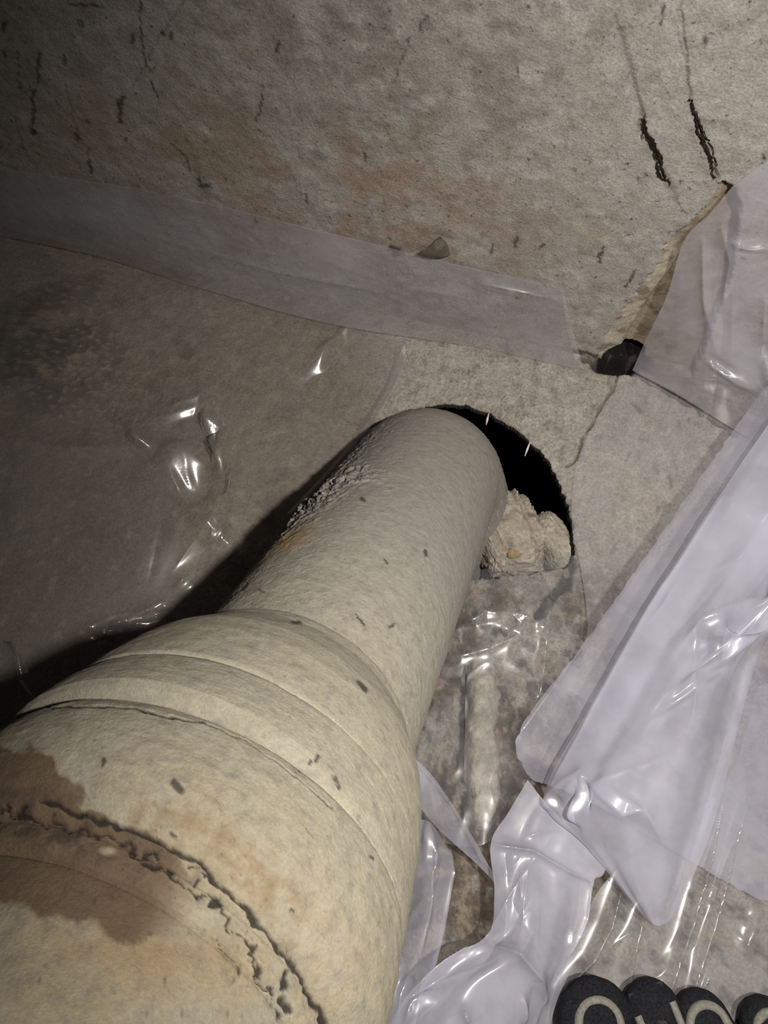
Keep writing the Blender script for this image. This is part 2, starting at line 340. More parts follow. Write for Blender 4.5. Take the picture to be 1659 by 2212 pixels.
def build_floor():
    NA, NR = 1150, 270
    th = np.linspace(-np.pi, np.pi, NA, endpoint=False)
    base = hole_r(th); ker = np.ones(15) / 15
    base = np.convolve(np.concatenate([base[-7:], base, base[:7]]), ker, 'valid')
    base = base + 0.0022 * fbm(np.cos(th) * 9 + 5, np.sin(th) * 9, 71, 4) + 0.0009 * fbm(np.cos(th) * 50 + 5, np.sin(th) * 50, 72, 3)
    s = np.concatenate([np.linspace(0, 0.20, 150), 0.20 + np.cumsum(np.geomspace(0.0015, 0.03, NR - 150))])
    rows = []; under = [(0.034, -0.030), (0.022, -0.024), (0.006, -0.013), (-0.0006, -0.007), (0.0, -0.0028)]
    for (o, z) in under:
        r = base + o; rows.append(np.stack([HC[0] + r * np.cos(th), HC[1] + r * np.sin(th), np.full(NA, z)], -1))
    for k in s:
        r = base + k; rows.append(np.stack([HC[0] + r * np.cos(th), HC[1] + r * np.sin(th), np.zeros(NA)], -1))
    P = np.concatenate(rows); nu = len(under)
    x, y = P[:, 0].copy(), P[:, 1].copy(); px = proj(P); X, Y = px[:, 0], px[:, 1]
    top = np.arange(len(P)) >= nu * NA
    sd = np.repeat(np.concatenate([np.zeros(nu), s]), NA)
    z = floor_relief(x, y) - 0.0022 * np.exp(-sd / 0.004) * (1 + fbm(x * 120, y * 120, 73, 3))
    z = z + .0011 * sstep(.05, .0, sd) * fbm(x * 190, y * 190, 74, 3) + .0006 * fbm(x * 150, y * 150, 75, 3)
    n1 = fbm(x * 10, y * 10, 81, 5); n2 = fbm(x * 28, y * 28, 82, 5); n3 = fbm(x * 85, y * 85, 83, 4)
    # lumpy ground to the left, clods to the lower right
    grav = np.exp(-(((X - 95) / 150) ** 2 + ((Y - 745) / 150) ** 2) ** 2)
    gr = fbm(x * 200, y * 200, 84, 3); z = z + grav * (0.003 * n3 + 0.0035 * gr)
    low = sstep(1180, 1330, Y) * sstep(850, 900, X); cl = fbm(x * 60, y * 60, 85, 4, .6); z = z + low * (0.004 * n2 + 0.003 * cl) * sstep(0, .02, sd)
    # crack and other dark lines
    crack = [(1335, 812), (1318, 850), (1296, 880), (1285, 905), (1266, 935), (1250, 985), (1236, 1003), (1222, 1010)]
    wob = np.stack([fbm(x * 90, y * 90, 91, 3) * 8, fbm(x * 90, y * 90, 92, 3) * 8], -1)
    dc, tc = seg_dist(px + wob, crack); z = z - 0.0035 * sstep(4, 1, dc)
    dt_, _ = seg_dist(px + wob * .6, [(1012, 1420), (1004, 1520), (1000, 1650), (1004, 1740), (1022, 1850)]); z = z - .004 * sstep(14, 4, dt_)  # shadow line beside the mortar tongue, put in as a dark groove
    dg, _ = seg_dist(px + wob, [(1236, 1215), (1222, 1260), (1190, 1295), (1165, 1330)]); z = z - .004 * sstep(14, 4, dg)
    gap = seg_dist(px + wob, [(1262, 772), (1300, 792), (1330, 800), (1368, 806), (1460, 850), (1590, 935)])[0]
    z = z - 0.02 * np.exp(-(((X - 1330) / 45) ** 2 + ((Y - 790) / 15) ** 2) ** 2) - 0.004 * sstep(9, 2, gap)
    P[:, 2] += np.where(top, z, z * .5)
    base_c = np.array([0.37, 0.345, 0.305])
    def mix(c, k, w): return c * (1 - w[:, None]) + np.asarray(k) * w[:, None]
    c = np.tile(base_c, (len(P), 1))
    c = mix(c, [0.27, 0.235, 0.19], .6 * sstep(0, .5, n2 + .4 * n1))
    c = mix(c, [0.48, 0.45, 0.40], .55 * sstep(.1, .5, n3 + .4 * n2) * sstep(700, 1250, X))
    c = mix(c, [0.52, 0.46, 0.38], .45 * np.exp(-(((X - 1350) / 170) ** 2 + ((Y - 1060) / 140) ** 2)) * sstep(-.3, .3, n2))  # bright centre of the beam painted into the floor colour
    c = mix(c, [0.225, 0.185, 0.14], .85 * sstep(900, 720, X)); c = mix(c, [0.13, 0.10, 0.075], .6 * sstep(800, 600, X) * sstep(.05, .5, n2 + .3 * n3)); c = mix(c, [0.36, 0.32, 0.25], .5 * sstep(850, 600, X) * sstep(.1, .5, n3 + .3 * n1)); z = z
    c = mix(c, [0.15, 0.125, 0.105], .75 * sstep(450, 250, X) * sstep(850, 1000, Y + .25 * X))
    c = mix(c, [0.045, 0.04, 0.036], .88 * grav * sstep(-.45, .05, n2 + .5 * n3)); c = mix(c, [.40, .34, .23], .75 * sstep(.12, .35, gr + .3 * n3) * np.exp(-(((X - 170) / 150) ** 2 + ((Y - 760) / 180) ** 2)))
    c = mix(c, [0.12, 0.092, 0.068], .95 * low * sstep(1500, 1280, X + .25 * (Y - 1500)) * sstep(-.55, .15, n1 + .6 * n2)); c = mix(c, [0.36, 0.30, 0.225], .7 * low * sstep(.1, .45, cl + .3 * n2)); c = mix(c, [0.07, 0.055, 0.045], .7 * low * sstep(.1, .45, -cl + .2 * n3))
    c = mix(c, [.03, .025, .02], .8 * sstep(16, 5, dg)); c = mix(c, [.03, .025, .02], .85 * sstep(13, 5, dt_)); c = mix(c, [.03, .025, .02], .5 * sstep(4, .5, dc)); c = mix(c, [.03, .025, .02], .75 * sstep(9, 2, gap))  # dt_ tone is the painted shadow beside the mortar tongue
    c = mix(c, [.012, .01, .008], np.exp(-(((X - 1338) / 52) ** 2 + ((Y - 776) / 32) ** 2) ** 3) * sstep(WALL_Y - .016, WALL_Y - .008, y)); c = mix(c, [.010, .008, .007], sstep(WALL_Y - .007, WALL_Y - .002, y + .003 * n3) * sstep(1280, 1296, X) * sstep(1430, 1390, X))  # floor in the wall hollow blackened in colour for the shade there
    for (a, b) in [((1030, 790), (1035, 795)), ((1014, 800), (1012, 810)), ((1365, 872), (1385, 892)), ((1488, 905), (1490, 912)), ((1360, 980), (1352, 995)), ((1445, 1030), (1450, 1050)), ((300, 645), (312, 648)), ((8, 1120), (14, 1140)), ((1425, 1095), (1420, 1110))]:
        d, _ = seg_dist(px + wob * .5, [a, b]); c = mix(c, [.08, .065, .055], .6 * sstep(6, 1, d + 5 * n3))
    bl = np.exp(-(((X - 720) / 60) ** 2 + ((Y - 780 + .7 * (X - 720)) / 40) ** 2)); c = mix(c, [.33, .35, .35], .6 * bl * sstep(-.2, .3, n2))
    vein = sstep(.035, .0, np.abs(fbm(x * 26, y * 26, 87, 4, .6))) * sstep(0, .35, fbm(x * 11 + 4, y * 11, 88, 3))
    c = mix(c, [.12, .10, .085], .55 * vein); flk = fbm(x * 95, y * 60, 89, 4, .65)
    c = mix(c, [.55, .51, .45], .42 * sstep(.22, .5, flk) * sstep(820, 980, X) * sstep(WALL_Y - .004, WALL_Y - .012, y)); c = mix(c, [.17, .145, .12], .45 * sstep(.25, .5, -flk))
    c = mix(c, [.30, .26, .20], .5 * sstep(.3, .6, flk) * sstep(980, 820, X) * (1 - .8 * grav))
    P[:, 2] += np.where(top, -.0009 * vein + .0007 * np.clip(flk, -.3, .5), 0)
    c = np.where(top[:, None], c, np.array([0.05, 0.043, 0.036]))  # slab edge and underside darkened in colour for the hole's shade
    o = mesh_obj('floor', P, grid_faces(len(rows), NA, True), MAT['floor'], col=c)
    tag(o, 'rough grey concrete floor with a round hole around the pipe', None, kind='structure')
    return o
floor = build_floor()

def build_void():
    n = 90; u = np.linspace(-0.28, 0.32, n); v = np.linspace(-0.02, 0.55, n)
    U, V = np.meshgrid(u, v, indexing='ij')
    Z = -0.055 - 0.24 * sstep(0.20, 0.30, V + 0.35 * (U - .02)) + 0.006 * fbm(U * 40, V * 40, 101, 4)
    P = np.stack([U, V, Z], -1).reshape(-1, 3)
    o = mesh_obj('soil', P, grid_faces(n, n)[:, ::-1], MAT['soil'])
    tag(o, 'soil coloured black for the shade in the cavity below the floor hole', 'soil', kind='stuff')
build_void()

# ------------------------------------------------------------------ drain pipe
AX = np.array([0.10388423, 0.7644514, -0.63625634]); AX /= np.linalg.norm(AX)
E1 = np.cross(AX, [0, 0, 1]); E1 /= np.linalg.norm(E1); E2 = np.cross(AX, E1)
RP = 0.0575; DP = RP / math.sin(math.radians(12.735)); TH = math.radians(100.49)
Q0 = CAM + DP * (math.cos(TH) * E1 + math.sin(TH) * E2)          # axis point nearest the camera
LEFT = -math.sin(TH) * E1 + math.cos(TH) * E2                    # sideways, away from the torch
pipe = empty('drain_pipe', Q0 + 0.57 * AX)
pipe['label'] = 'cream painted cast drain pipe with flared hub, bending down into the floor hole'; pipe['category'] = 'pipe'
PL = np.array(pipe.location)
PIPE_MARKS = [([(632, 1344), (648, 1346)], 5), ([(770, 1327), (780, 1340), (785, 1352)], 3), ([(918, 1190), (920, 1200)], 4), ([(722, 1680), (726, 1688)], 6), ([(730, 1698), (732, 1704)], 5), ([(800, 1850), (807, 1853)], 4),
              ([(375, 1690), (392, 1708)], 9), ([(775, 1475), (790, 1492)], 6), ([(830, 1208), (836, 1216)], 3), ([(840, 1355), (850, 1350)], 3), ([(780, 1078), (788, 1082)], 4), ([(640, 1672), (690, 1630), (680, 1645)], 1.8),
              ([(630, 1965), (633, 1968)], 4), ([(370, 1800), (378, 1806)], 5), ([(225, 1640), (222, 1655)], 5), ([(535, 1260), (525, 1275)], 4), ([(560, 1275), (570, 1280)], 3)]
PIPE_CRACKS = [([(100, 1528), (250, 1526), (440, 1561)], 2.2, 6), ([(440, 1561), (540, 1605), (620, 1662), (720, 1745)], 1.0, 6), ([(90, 1732), (200, 1762), (330, 1815), (430, 1868), (540, 1972), (600, 2045), (650, 2115), (700, 2212)], 6, 14),
               ([(0, 1752), (120, 1775), (250, 1815), (340, 1862), (380, 1890), (430, 1925), (470, 1965), (510, 2005), (540, 2060), (570, 2120), (590, 2170), (610, 2230)], 4.5, 34),
               ([(405, 1880), (440, 1890), (425, 1915)], 3, 14), ([(620, 2100), (618, 2130)], 7, 16), ([(615, 2160), (622, 2180)], 7, 16), ([(470, 2040), (510, 2090), (512, 2110)], 2, 14), ([(300, 1860), (330, 1880), (345, 1870)], 5, 20)]
def pipe_part(name, ts, rs, offs, nseg=300, crust=0.0, path=None, color='barrel', rings=False):
    ts = np.asarray(ts); n = len(ts)
    a = TH + np.linspace(0, 2 * np.pi, nseg, endpoint=False)   # noise seam on the far side
    if path is None:
        C = Q0 + ts[:, None] * AX + np.asarray(offs)[:, None] * LEFT
        N1 = np.tile(E1, (n, 1)); N2 = np.tile(E2, (n, 1))
    else: C, N1, N2 = path
    dirv = np.cos(a)[None, :, None] * N1[:, None, :] + np.sin(a)[None, :, None] * N2[:, None, :]
    rad = np.asarray(rs)[:, None] + 0 * a[None, :]
    if rings:                                 # the rings die away towards the side lit by the torch
        sm = np.interp(-ts, [-.256, -.244, -.235, -.225, -.213, -.200, -.188, -.17, -.158, -.14], [1.0, 1.06, 1.145, 1.228, 1.29, 1.332, 1.36, 1.39, 1.415, 1.43])[:, None] * RP
        wl_ = sstep(-.75, .45, dirv @ LEFT); keep = sstep(.254, .248, ts)[:, None] * sstep(.148, .160, ts)[:, None]
        rad = rad + (sm - rad) * (1 - wl_) * keep * .85
    P0 = C[:, None, :] + rad[..., None] * dirv
    arc = (a * RP)[None, :] + 0 * ts[:, None]; tt = ts[:, None] + 0 * arc
    # seamless noise via 3 axis mix of cos/sin
    nx = (a * RP * 23)[None, :] + 0 * tt; ny = tt * 23 + 0 * nx
    n1 = fbm(nx * 3 + 11, ny * 3, 111, 4); n2 = fbm(nx * 11 + 3, ny * 11, 112, 4); n3 = fbm(nx * 42, ny * 42, 113, 3)
    amt = 0.0004 * n1 + 0.00016 * n2 + 0.00022 * np.clip(n3, -.1, .6)
    px = proj(P0.reshape(-1, 3)); X, Y = px[:, 0], px[:, 1]
    if crust:
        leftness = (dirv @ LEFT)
        cr = sstep(.45, .95, leftness) * (sstep(.30, .36, tt) * sstep(.56, .5, tt) * .6 + sstep(.36, .375, tt) * sstep(.42, .40, tt))
        cr2 = sstep(.1, .8, leftness) * sstep(.40, .405, tt + .02 * n1) * sstep(.425, .415, tt + .02 * n1)
        n4 = fbm(nx * 8 + 5, ny * 7, 115, 5, .66); n5 = fbm(nx * 30, ny * 24 + nx * 12, 116, 4, .6)
        amt = amt + crust * cr * np.maximum(0, .1 + n4) + crust * .5 * cr2 * sstep(0, .3, n4 + .2)
        amt = amt + crust * .2 * sstep(-.3, .6, leftness) * np.maximum(0, n5 - .1)
        if True:
            tip = sstep(.545, .575, tt); amt = amt + tip * .0010 * np.maximum(0, n3 + .2)
    crk = np.zeros(len(X))
    if color in ('hub', 'mortar', 'spigot'):
        wv = np.stack([fbm(X / 45, Y / 45, 141, 3), fbm(X / 45 + 7, Y / 45, 142, 3)], -1)
        for pl, wd_, wob_ in PIPE_CRACKS:
            d, t_ = seg_dist(px + wv * wob_, pl); wd2 = wd_ * (.55 + 1.1 * np.clip(.5 + fbm(X / 40, Y / 40, 143, 3), 0, 1))
            crk = np.maximum(crk, sstep(wd2 * 1.2, wd2 * .45, d))
        amt = amt - .0007 * crk.reshape(amt.shape)
    P = P0 + amt[..., None] * dirv
    c = np.tile([0.275, 0.262, 0.235], (P[..., 0].size, 1))
    def mix(c, k, w): return c * (1 - w[:, None]) + np.asarray(k) * w[:, None]
    f1, f2, f3 = n1.ravel(), n2.ravel(), n3.ravel(); tr = tt.ravel()
    c = mix(c, [0.335, 0.308, 0.24], sstep(.40, .20, tr)); c = mix(c, [0.35, 0.29, 0.19], .75 * sstep(.175, .10, tr) * sstep(-.5, .3, f1))
    c = mix(c, [0.22, 0.205, 0.178], .55 * sstep(.0, .6, f2 + .3 * f1))
    if crust:
        rs_ = np.exp(-(((X - 620) / 60) ** 2 + ((Y - 1170 + .45 * (X - 620)) / 22) ** 2)); c = mix(c, [.36, .235, .095], .75 * rs_)
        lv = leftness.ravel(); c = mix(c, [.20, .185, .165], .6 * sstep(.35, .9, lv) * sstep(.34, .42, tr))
    if color in ('hub', 'mortar', 'spigot'):
        # damp brown stain across the joint, with its own outline
        ox = X + 34 * fbm(X / 80, Y / 80, 131, 3); oy = Y + 34 * fbm(X / 80 + 9, Y / 80, 132, 3)
        st = [(-400, 1600), (0, 1612), (100, 1622), (135, 1672), (175, 1690), (160, 1735), (250, 1785), (330, 1820), (420, 1880), (470, 1960), (470, 2010), (350, 2035), (230, 2020), (150, 1990), (60, 1952), (0, 1960), (-400, 1900)]
        so = np.stack([ox, oy], -1); w = inside(so, st); sd_ = seg_dist(so, st)[0]; w = sstep(-7, 7, np.where(w, sd_, -sd_))
        c = mix(c, [0.125, 0.08, 0.048], .88 * w * sstep(470, 330, X + .4 * (Y - 1900)))
        c = mix(c, [0.27, 0.18, 0.09], .55 * np.exp(-(((X - 330) / 190) ** 2 + ((Y - 1790) / 75) ** 2)) * (1 - w) * sstep(-.5, .3, f2))
        c = mix(c, [0.27, 0.18, 0.09], .6 * np.exp(-(((X - 560) / 120) ** 2 + ((Y - 1900 - .8 * (X - 560)) / 70) ** 2)) * (1 - w) * sstep(-.4, .3, f2))
        c = mix(c, [0.30, 0.215, 0.12], .75 * np.exp(-(((X - 330) / 200) ** 2 + ((Y - 2060) / 80) ** 2)) * (1 - w))
        c = mix(c, [.055, .042, .035], .8 * w * np.exp(-(((X - 90) / 190) ** 2 + ((Y - 1775 - .35 * (X - 90)) / 55) ** 2)) * sstep(-.35, .25, f2)); c = mix(c, [.45, .40, .30], .7 * np.exp(-(((X - 232) / 18) ** 2 + ((Y - 1838) / 9) ** 2) ** 2))
        c = mix(c, [.03, .025, .022], .6 * sstep(.45, .7, f3 + .2 * f2) * sstep(.16, .1, tr))
    c = mix(c, [.022, .018, .015], .92 * crk)
    for pl, wd_ in PIPE_MARKS:
        d, _ = seg_dist(px + np.stack([f3, f2], -1) * 3, pl); c = mix(c, [.035, .03, .027], .85 * sstep(wd_ * 1.2, wd_ * .5, d))
    V = (P.reshape(-1, 3)); Fc = grid_faces(n, nseg, True)
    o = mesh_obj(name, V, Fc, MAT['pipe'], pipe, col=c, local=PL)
    return o
def prof(keys, n):
    k = np.array(keys); s = np.concatenate([[0], np.cumsum(np.hypot(np.diff(k[:, 0]), np.diff(k[:, 1]) * RP) + 1e-6)])
    q = np.linspace(0, s[-1], n); return np.interp(q, s, k[:, 0]), np.interp(q, s, k[:, 1])
TB = 0.549; RB = 0.046
DOWN = np.array([0.30, -0.02, -0.95]); DOWN /= np.linalg.norm(DOWN)
ang = math.acos(AX @ DOWN); tl_ = RB * math.tan(ang / 2)
BSIDE = np.cross(AX, DOWN); BSIDE /= np.linalg.norm(BSIDE); BPERP = np.cross(BSIDE, AX)
def rodr(v, t): return v * math.cos(t) + np.cross(BSIDE, v) * math.sin(t) + BSIDE * (BSIDE @ v) * (1 - math.cos(t))
ts = np.linspace(0.235, TB - tl_, 420)
pipe_part('barrel', ts, np.full(len(ts), RP), np.zeros(len(ts)), 520, crust=0.0024)
# elbow
ns = 70; path = []; N1 = []; N2 = []
B0 = Q0 + (TB - tl_) * AX
for i in range(ns):
    t = min(1, i / (ns - 26)) * ang
    C = B0 + RB * (math.sin(t) * AX + (1 - math.cos(t)) * BPERP) if i <= ns - 26 else path[-1] + 0.009 * DOWN
    path.append(C); N1.append(rodr(E1, t)); N2.append(rodr(E2, t))
pipe_part('elbow', np.linspace(TB - tl_ - .001, TB + .06, ns), np.full(ns, RP), np.zeros(ns), 520, crust=0.0012, path=(np.array(path), np.array(N1), np.array(N2)))
off = lambda t: RP * np.interp(-np.asarray(t), [-.268, -.255, -.243, -.231, -.203, -.188, -.16], [0, .045, .066, .075, .085, .10, .11])
SHOULDER = [(.2535, .96), (.252, 1.015), (.250, 1.03), (.244, 1.065), (.235, 1.145), (.225, 1.228), (.213, 1.29), (.200, 1.332), (.191, 1.348), (.1895, 1.335), (.1890, 1.30)]
COLLAR = [(.1900, 1.30), (.1895, 1.335), (.1875, 1.352), (.181, 1.382), (.174, 1.405), (.1695, 1.412), (.167, 1.39), (.1640, 1.335), (.1630, 1.28)]
HUB = [(.1640, 1.28), (.1630, 1.335), (.1615, 1.37), (.158, 1.40), (.152, 1.42), (.144, 1.43), (.135, 1.42), (.127, 1.375), (.1215, 1.30), (.1190, 1.24), (.1190, 1.12)]
MORTAR = [(.124, 1.13), (.1215, 1.21), (.119, 1.235), (.115, 1.225), (.1125, 1.20), (.1115, 1.17), (.111, 1.10)]
SPIGOT = [(.1135, 1.10), (.1128, 1.155), (.1115, 1.175), (.08, 1.18), (-.02, 1.18), (-.16, 1.18)]
for nm_, keys_, n_, seg_, colr_, rg_ in [('shoulder', SHOULDER, 110, 420, 'hub', True), ('collar', COLLAR, 90, 420, 'hub', True), ('hub', HUB, 130, 620, 'hub', True), ('joint_mortar', MORTAR, 60, 620, 'mortar', False), ('spigot_barrel', SPIGOT, 240, 520, 'spigot', False)]:
    k, r_ = prof(keys_, n_); pipe_part(nm_, k, r_ * RP, off(k), seg_, color=colr_, rings=rg_)

# ------------------------------------------------------------------ lumps of mortar in the hole
def lump(name, label, px, py, z, sx, sy, sz, seed, col, rz=0.0, rough=0.25):
    bm = bmesh.new(); bmesh.ops.create_icosphere(bm, subdivisions=6, radius=1.0)
    P = np.array([v.co[:] for v in bm.verts]); Fc = np.array([[v.index for v in f.verts] for f in bm.faces]); bm.free()
    nn = fbm(P[:, 0] * 1.6 + seed, P[:, 1] * 1.6 + P[:, 2], seed, 3); n2 = fbm(P[:, 0] * 6, P[:, 1] * 6 + P[:, 2] * 5, seed + 1, 4); n3 = fbm(P[:, 0] * 14 + P[:, 2] * 9, P[:, 1] * 14, seed + 2, 3, .7)
    P = P * (1 + rough * nn + rough * .3 * n2)[:, None]
    P = np.sign(P) * np.abs(P) ** 0.62 * np.array([sx, sy, sz]) * (1 + .045 * n3[:, None])
    c_, s_ = math.cos(rz), math.sin(rz); P = P @ np.array([[c_, s_, 0], [-s_, c_, 0], [0, 0, 1]])
    cc = np.array(col)[None] * (1 + .35 * n2 + .2 * nn)[:, None]; cc = np.clip(cc, .02, .7)
    ctr = fl(px, py, z)
    o = mesh_obj(name, P + ctr, Fc, MAT['mortar'], col=cc, local=ctr - np.array([0, 0, sz]))
    return o
tag(lump('mortar_chunk', '', 1092, 1166, -0.034, .026, .038, .030, 5, (.33, .29, .24), 0.5), 'crumbly grey mortar chunk wedged in the hole against the pipe', 'mortar chunk')
tag(lump('stone', '', 1194, 1188, -0.040, .015, .030, .028, 15, (.36, .325, .27), 0.75, .10), 'rounded tan stone beside the black gap of the hole', 'stone')
tag(lump('mortar_crumb', '', 1110, 1195, -0.0075, .0055, .004, .003, 25, (.30, .22, .13), 0.3), 'small orange crumb on top of the mortar chunk', 'crumb')
def smear():
    ctl = [[(1012, 1440), (1040, 1425), (1078, 1440)], [(1008, 1500), (1045, 1495), (1084, 1500)], [(1006, 1580), (1045, 1580), (1080, 1580)], [(1004, 1660), (1040, 1665), (1084, 1660)], [(1008, 1740), (1045, 1745), (1078, 1740)], [(1025, 1800), (1044, 1802), (1058, 1795)]]
    nu, nv = 90, 40
    G = catmull(np.array([[fl(a, b, .004) for a, b in r] for r in ctl]), nu); G = np.swapaxes(catmull(np.swapaxes(G, 0, 1), nv), 0, 1)
    v = np.linspace(-1, 1, nv)[None, :]; u = np.linspace(-1, 1, nu)[:, None]
    x, y = G[..., 0], G[..., 1]
    wdn = 1 + .45 * fbm(u * 3 + 0 * v, v * .7 + 0 * u, 77, 3)
    prof_ = np.clip(1 - np.abs(v * wdn) ** 4, 0, 1) * np.clip(1 - np.abs(u) ** 10, 0, 1)
    G[..., 2] = floor_relief(x, y) - .005 + .013 * prof_ + .003 * fbm(x * 60, y * 60, 7, 4, .6)
    n = fbm(x * 70, y * 70, 9, 4).ravel()
    c = np.array([.38, .345, .29])[None] * (1 + .4 * n)[:, None]
    o = mesh_obj('mortar_tongue', G.reshape(-1, 3), grid_faces(nu, nv), MAT['mortar'], col=np.clip(c, .03, .7))
    tag(o, 'long pale tongue of dried mortar on the soil beside the pipe hub', 'mortar')
smear()

# ------------------------------------------------------------------ plastic sheeting
FILM = dict(
    left=film('film_left', .13, (.56, .52, .50), .13, .25, 22),
    band=film('film_band', .26, (.58, .565, .62), .18, .15, 14),
    wallr=film('film_wall', .34, (.78, .76, .86), .12, .10, 9),
    thin=film('film_thin', .13, (.82, .80, .88), .2, .15, 20),
    milky=film('film_milky', .42, (.82, .82, .98), .10, .05, 8),
    cloud=film('film_cloud', .27, (.84, .84, 1.0), .10, .05, 9),
    clear=film('film_clear', .065, (.70, .72, .82), .13, .3, 30),
)
def facing(P):                                # normal that throws the torch back to the lens
    a = CAM - P; b = TORCH - P; h = a / np.linalg.norm(a) + b / np.linalg.norm(b); return h / np.linalg.norm(h)
def sheet(name, ctl, mat, nu=130, nv=110, ridges=(), amp=0.0015, nsc=18, seed=1, jag=0.0, on_wall=False, floor_clear=0.0015, crinkle=0.0, parent=None, ray=0.0, glints=(), creases=0, cheight=.0012):
    """a patch of film; ctl rows of (px, py, height above floor) or ready points"""
    G = []
    for r in ctl:
        G.append([np.asarray(p[1]) if p[0] == 'w' else fl(p[0], p[1], p[2] if len(p) > 2 else .004) for p in r])
    G = catmull(np.array(G), nu); G = np.swapaxes(catmull(np.swapaxes(G, 0, 1), nv), 0, 1)
    x, y = G[..., 0], G[..., 1]; u = np.linspace(0, 1, nu)[:, None]; v = np.linspace(0, 1, nv)[None, :]
    if jag:
        for (sl, ax) in ((np.s_[:, 0], 1), (np.s_[:, -1], 1)):
            pass
        w = np.maximum(np.exp(-v / .01), np.exp(-(1 - v) / .01)) + np.maximum(np.exp(-u / .01), np.exp(-(1 - u) / .01))
        G[..., 0] += jag * w * fbm(x * 160, y * 160, seed + 7, 3); G[..., 1] += jag * w * fbm(x * 160 + 50, y * 160, seed + 8, 3)
    tu = np.gradient(G, axis=0); tv = np.gradient(G, axis=1); N = np.cross(tu, tv); N /= np.linalg.norm(N, axis=-1)[..., None] + 1e-12
    sgn = np.sign(np.sum(N * (CAM - G), axis=-1)); N = N * np.where(sgn == 0, 1, sgn)[..., None]
    uu = G[..., 0] + .35 * G[..., 2]; vv = G[..., 1] - .6 * G[..., 2]
    d = amp * fbm(uu * nsc, vv * nsc, seed, 3)
    if crinkle:
        d = d + crinkle * (1 - np.abs(fbm(uu * nsc * 1.7 + 3, vv * nsc * 1.7, seed + 3, 2)) * 2.2)
    if ray:                                   # long soft pleats running along the rows
        d = d + ray * np.sin(v * 21 + 2.2 * fbm(u * 2.2 + 0 * v, v * 3 + 0 * u, seed + 5, 2)) * np.sin(np.pi * np.clip(u, 0, 1)) ** .5
    pxy = proj(G).reshape(-1, 2)
    for pl, hgt, wid in ridges:
        dd, tt = seg_dist(pxy, pl); dd = dd.reshape(d.shape); tt = tt.reshape(d.shape)
        d = d + hgt * np.exp(-dd / wid) * np.clip(np.sin(np.pi * np.clip(tt * .9 + .05, 0, 1)), 0, 1) ** .5
    rc = np.random.default_rng(seed); lo_, hi_ = pxy.min(0), pxy.max(0)
    for k in range(creases):                  # sharp straight creases from handling
        i0, i1 = rc.integers(0, len(pxy), 2); a_ = pxy[i0]; b_ = a_ + (pxy[i1] - a_) * min(1, 260 / (np.linalg.norm(pxy[i1] - a_) + 1))
        dd, tt = seg_dist(pxy, [a_, (a_ + b_) / 2 + rc.normal(0, 8, 2), b_]); dd = dd.reshape(d.shape); tt = tt.reshape(d.shape)
        d = d + cheight * rc.choice([-1, 1, 1]) * np.exp(-dd / rc.uniform(5, 16)) * np.clip(np.sin(np.pi * tt), 0, 1)
    G = G + d[..., None] * N
    for gx, gy, wa, wb, rot in glints:        # small tilted facets where the film catches the light
        q = proj(G) - np.array([gx, gy]); cr_, sr_ = math.cos(math.radians(rot)), math.sin(math.radians(rot))
        e = np.exp(-(((q[..., 0] * cr_ + q[..., 1] * sr_) / (1.3 * wa)) ** 2 + ((-q[..., 0] * sr_ + q[..., 1] * cr_) / (1.3 * wb)) ** 2) ** 2)
        i0 = np.unravel_index(np.argmin((q ** 2).sum(-1)), q.shape[:2]); P0 = G[i0]
        tu = np.gradient(G, axis=0)[i0]; tv = np.gradient(G, axis=1)[i0]; n0 = np.cross(tu, tv); n0 /= np.linalg.norm(n0); n0 = n0 if n0 @ (CAM - P0) > 0 else -n0
        h = facing(P0); sl = -(h - n0 * (h @ n0)) / max(h @ n0, .3)
        G = G + ((((G - P0) @ sl) * e)[..., None]) * n0
    if not on_wall:
        G[..., 2] = np.maximum(G[..., 2], floor_relief(G[..., 0], G[..., 1]) + floor_clear)
    Fc = grid_faces(nu, nv)
    tri = G.reshape(-1, 3)[Fc[len(Fc) // 2]]; nn = np.cross(tri[1] - tri[0], tri[2] - tri[0])
    if nn @ (CAM - tri[0]) < 0: Fc = Fc[:, ::-1]
    return mesh_obj(name, G.reshape(-1, 3), Fc, mat, parent)
def W_(px, py, off=.004): return ('w', wl(px, py, off))

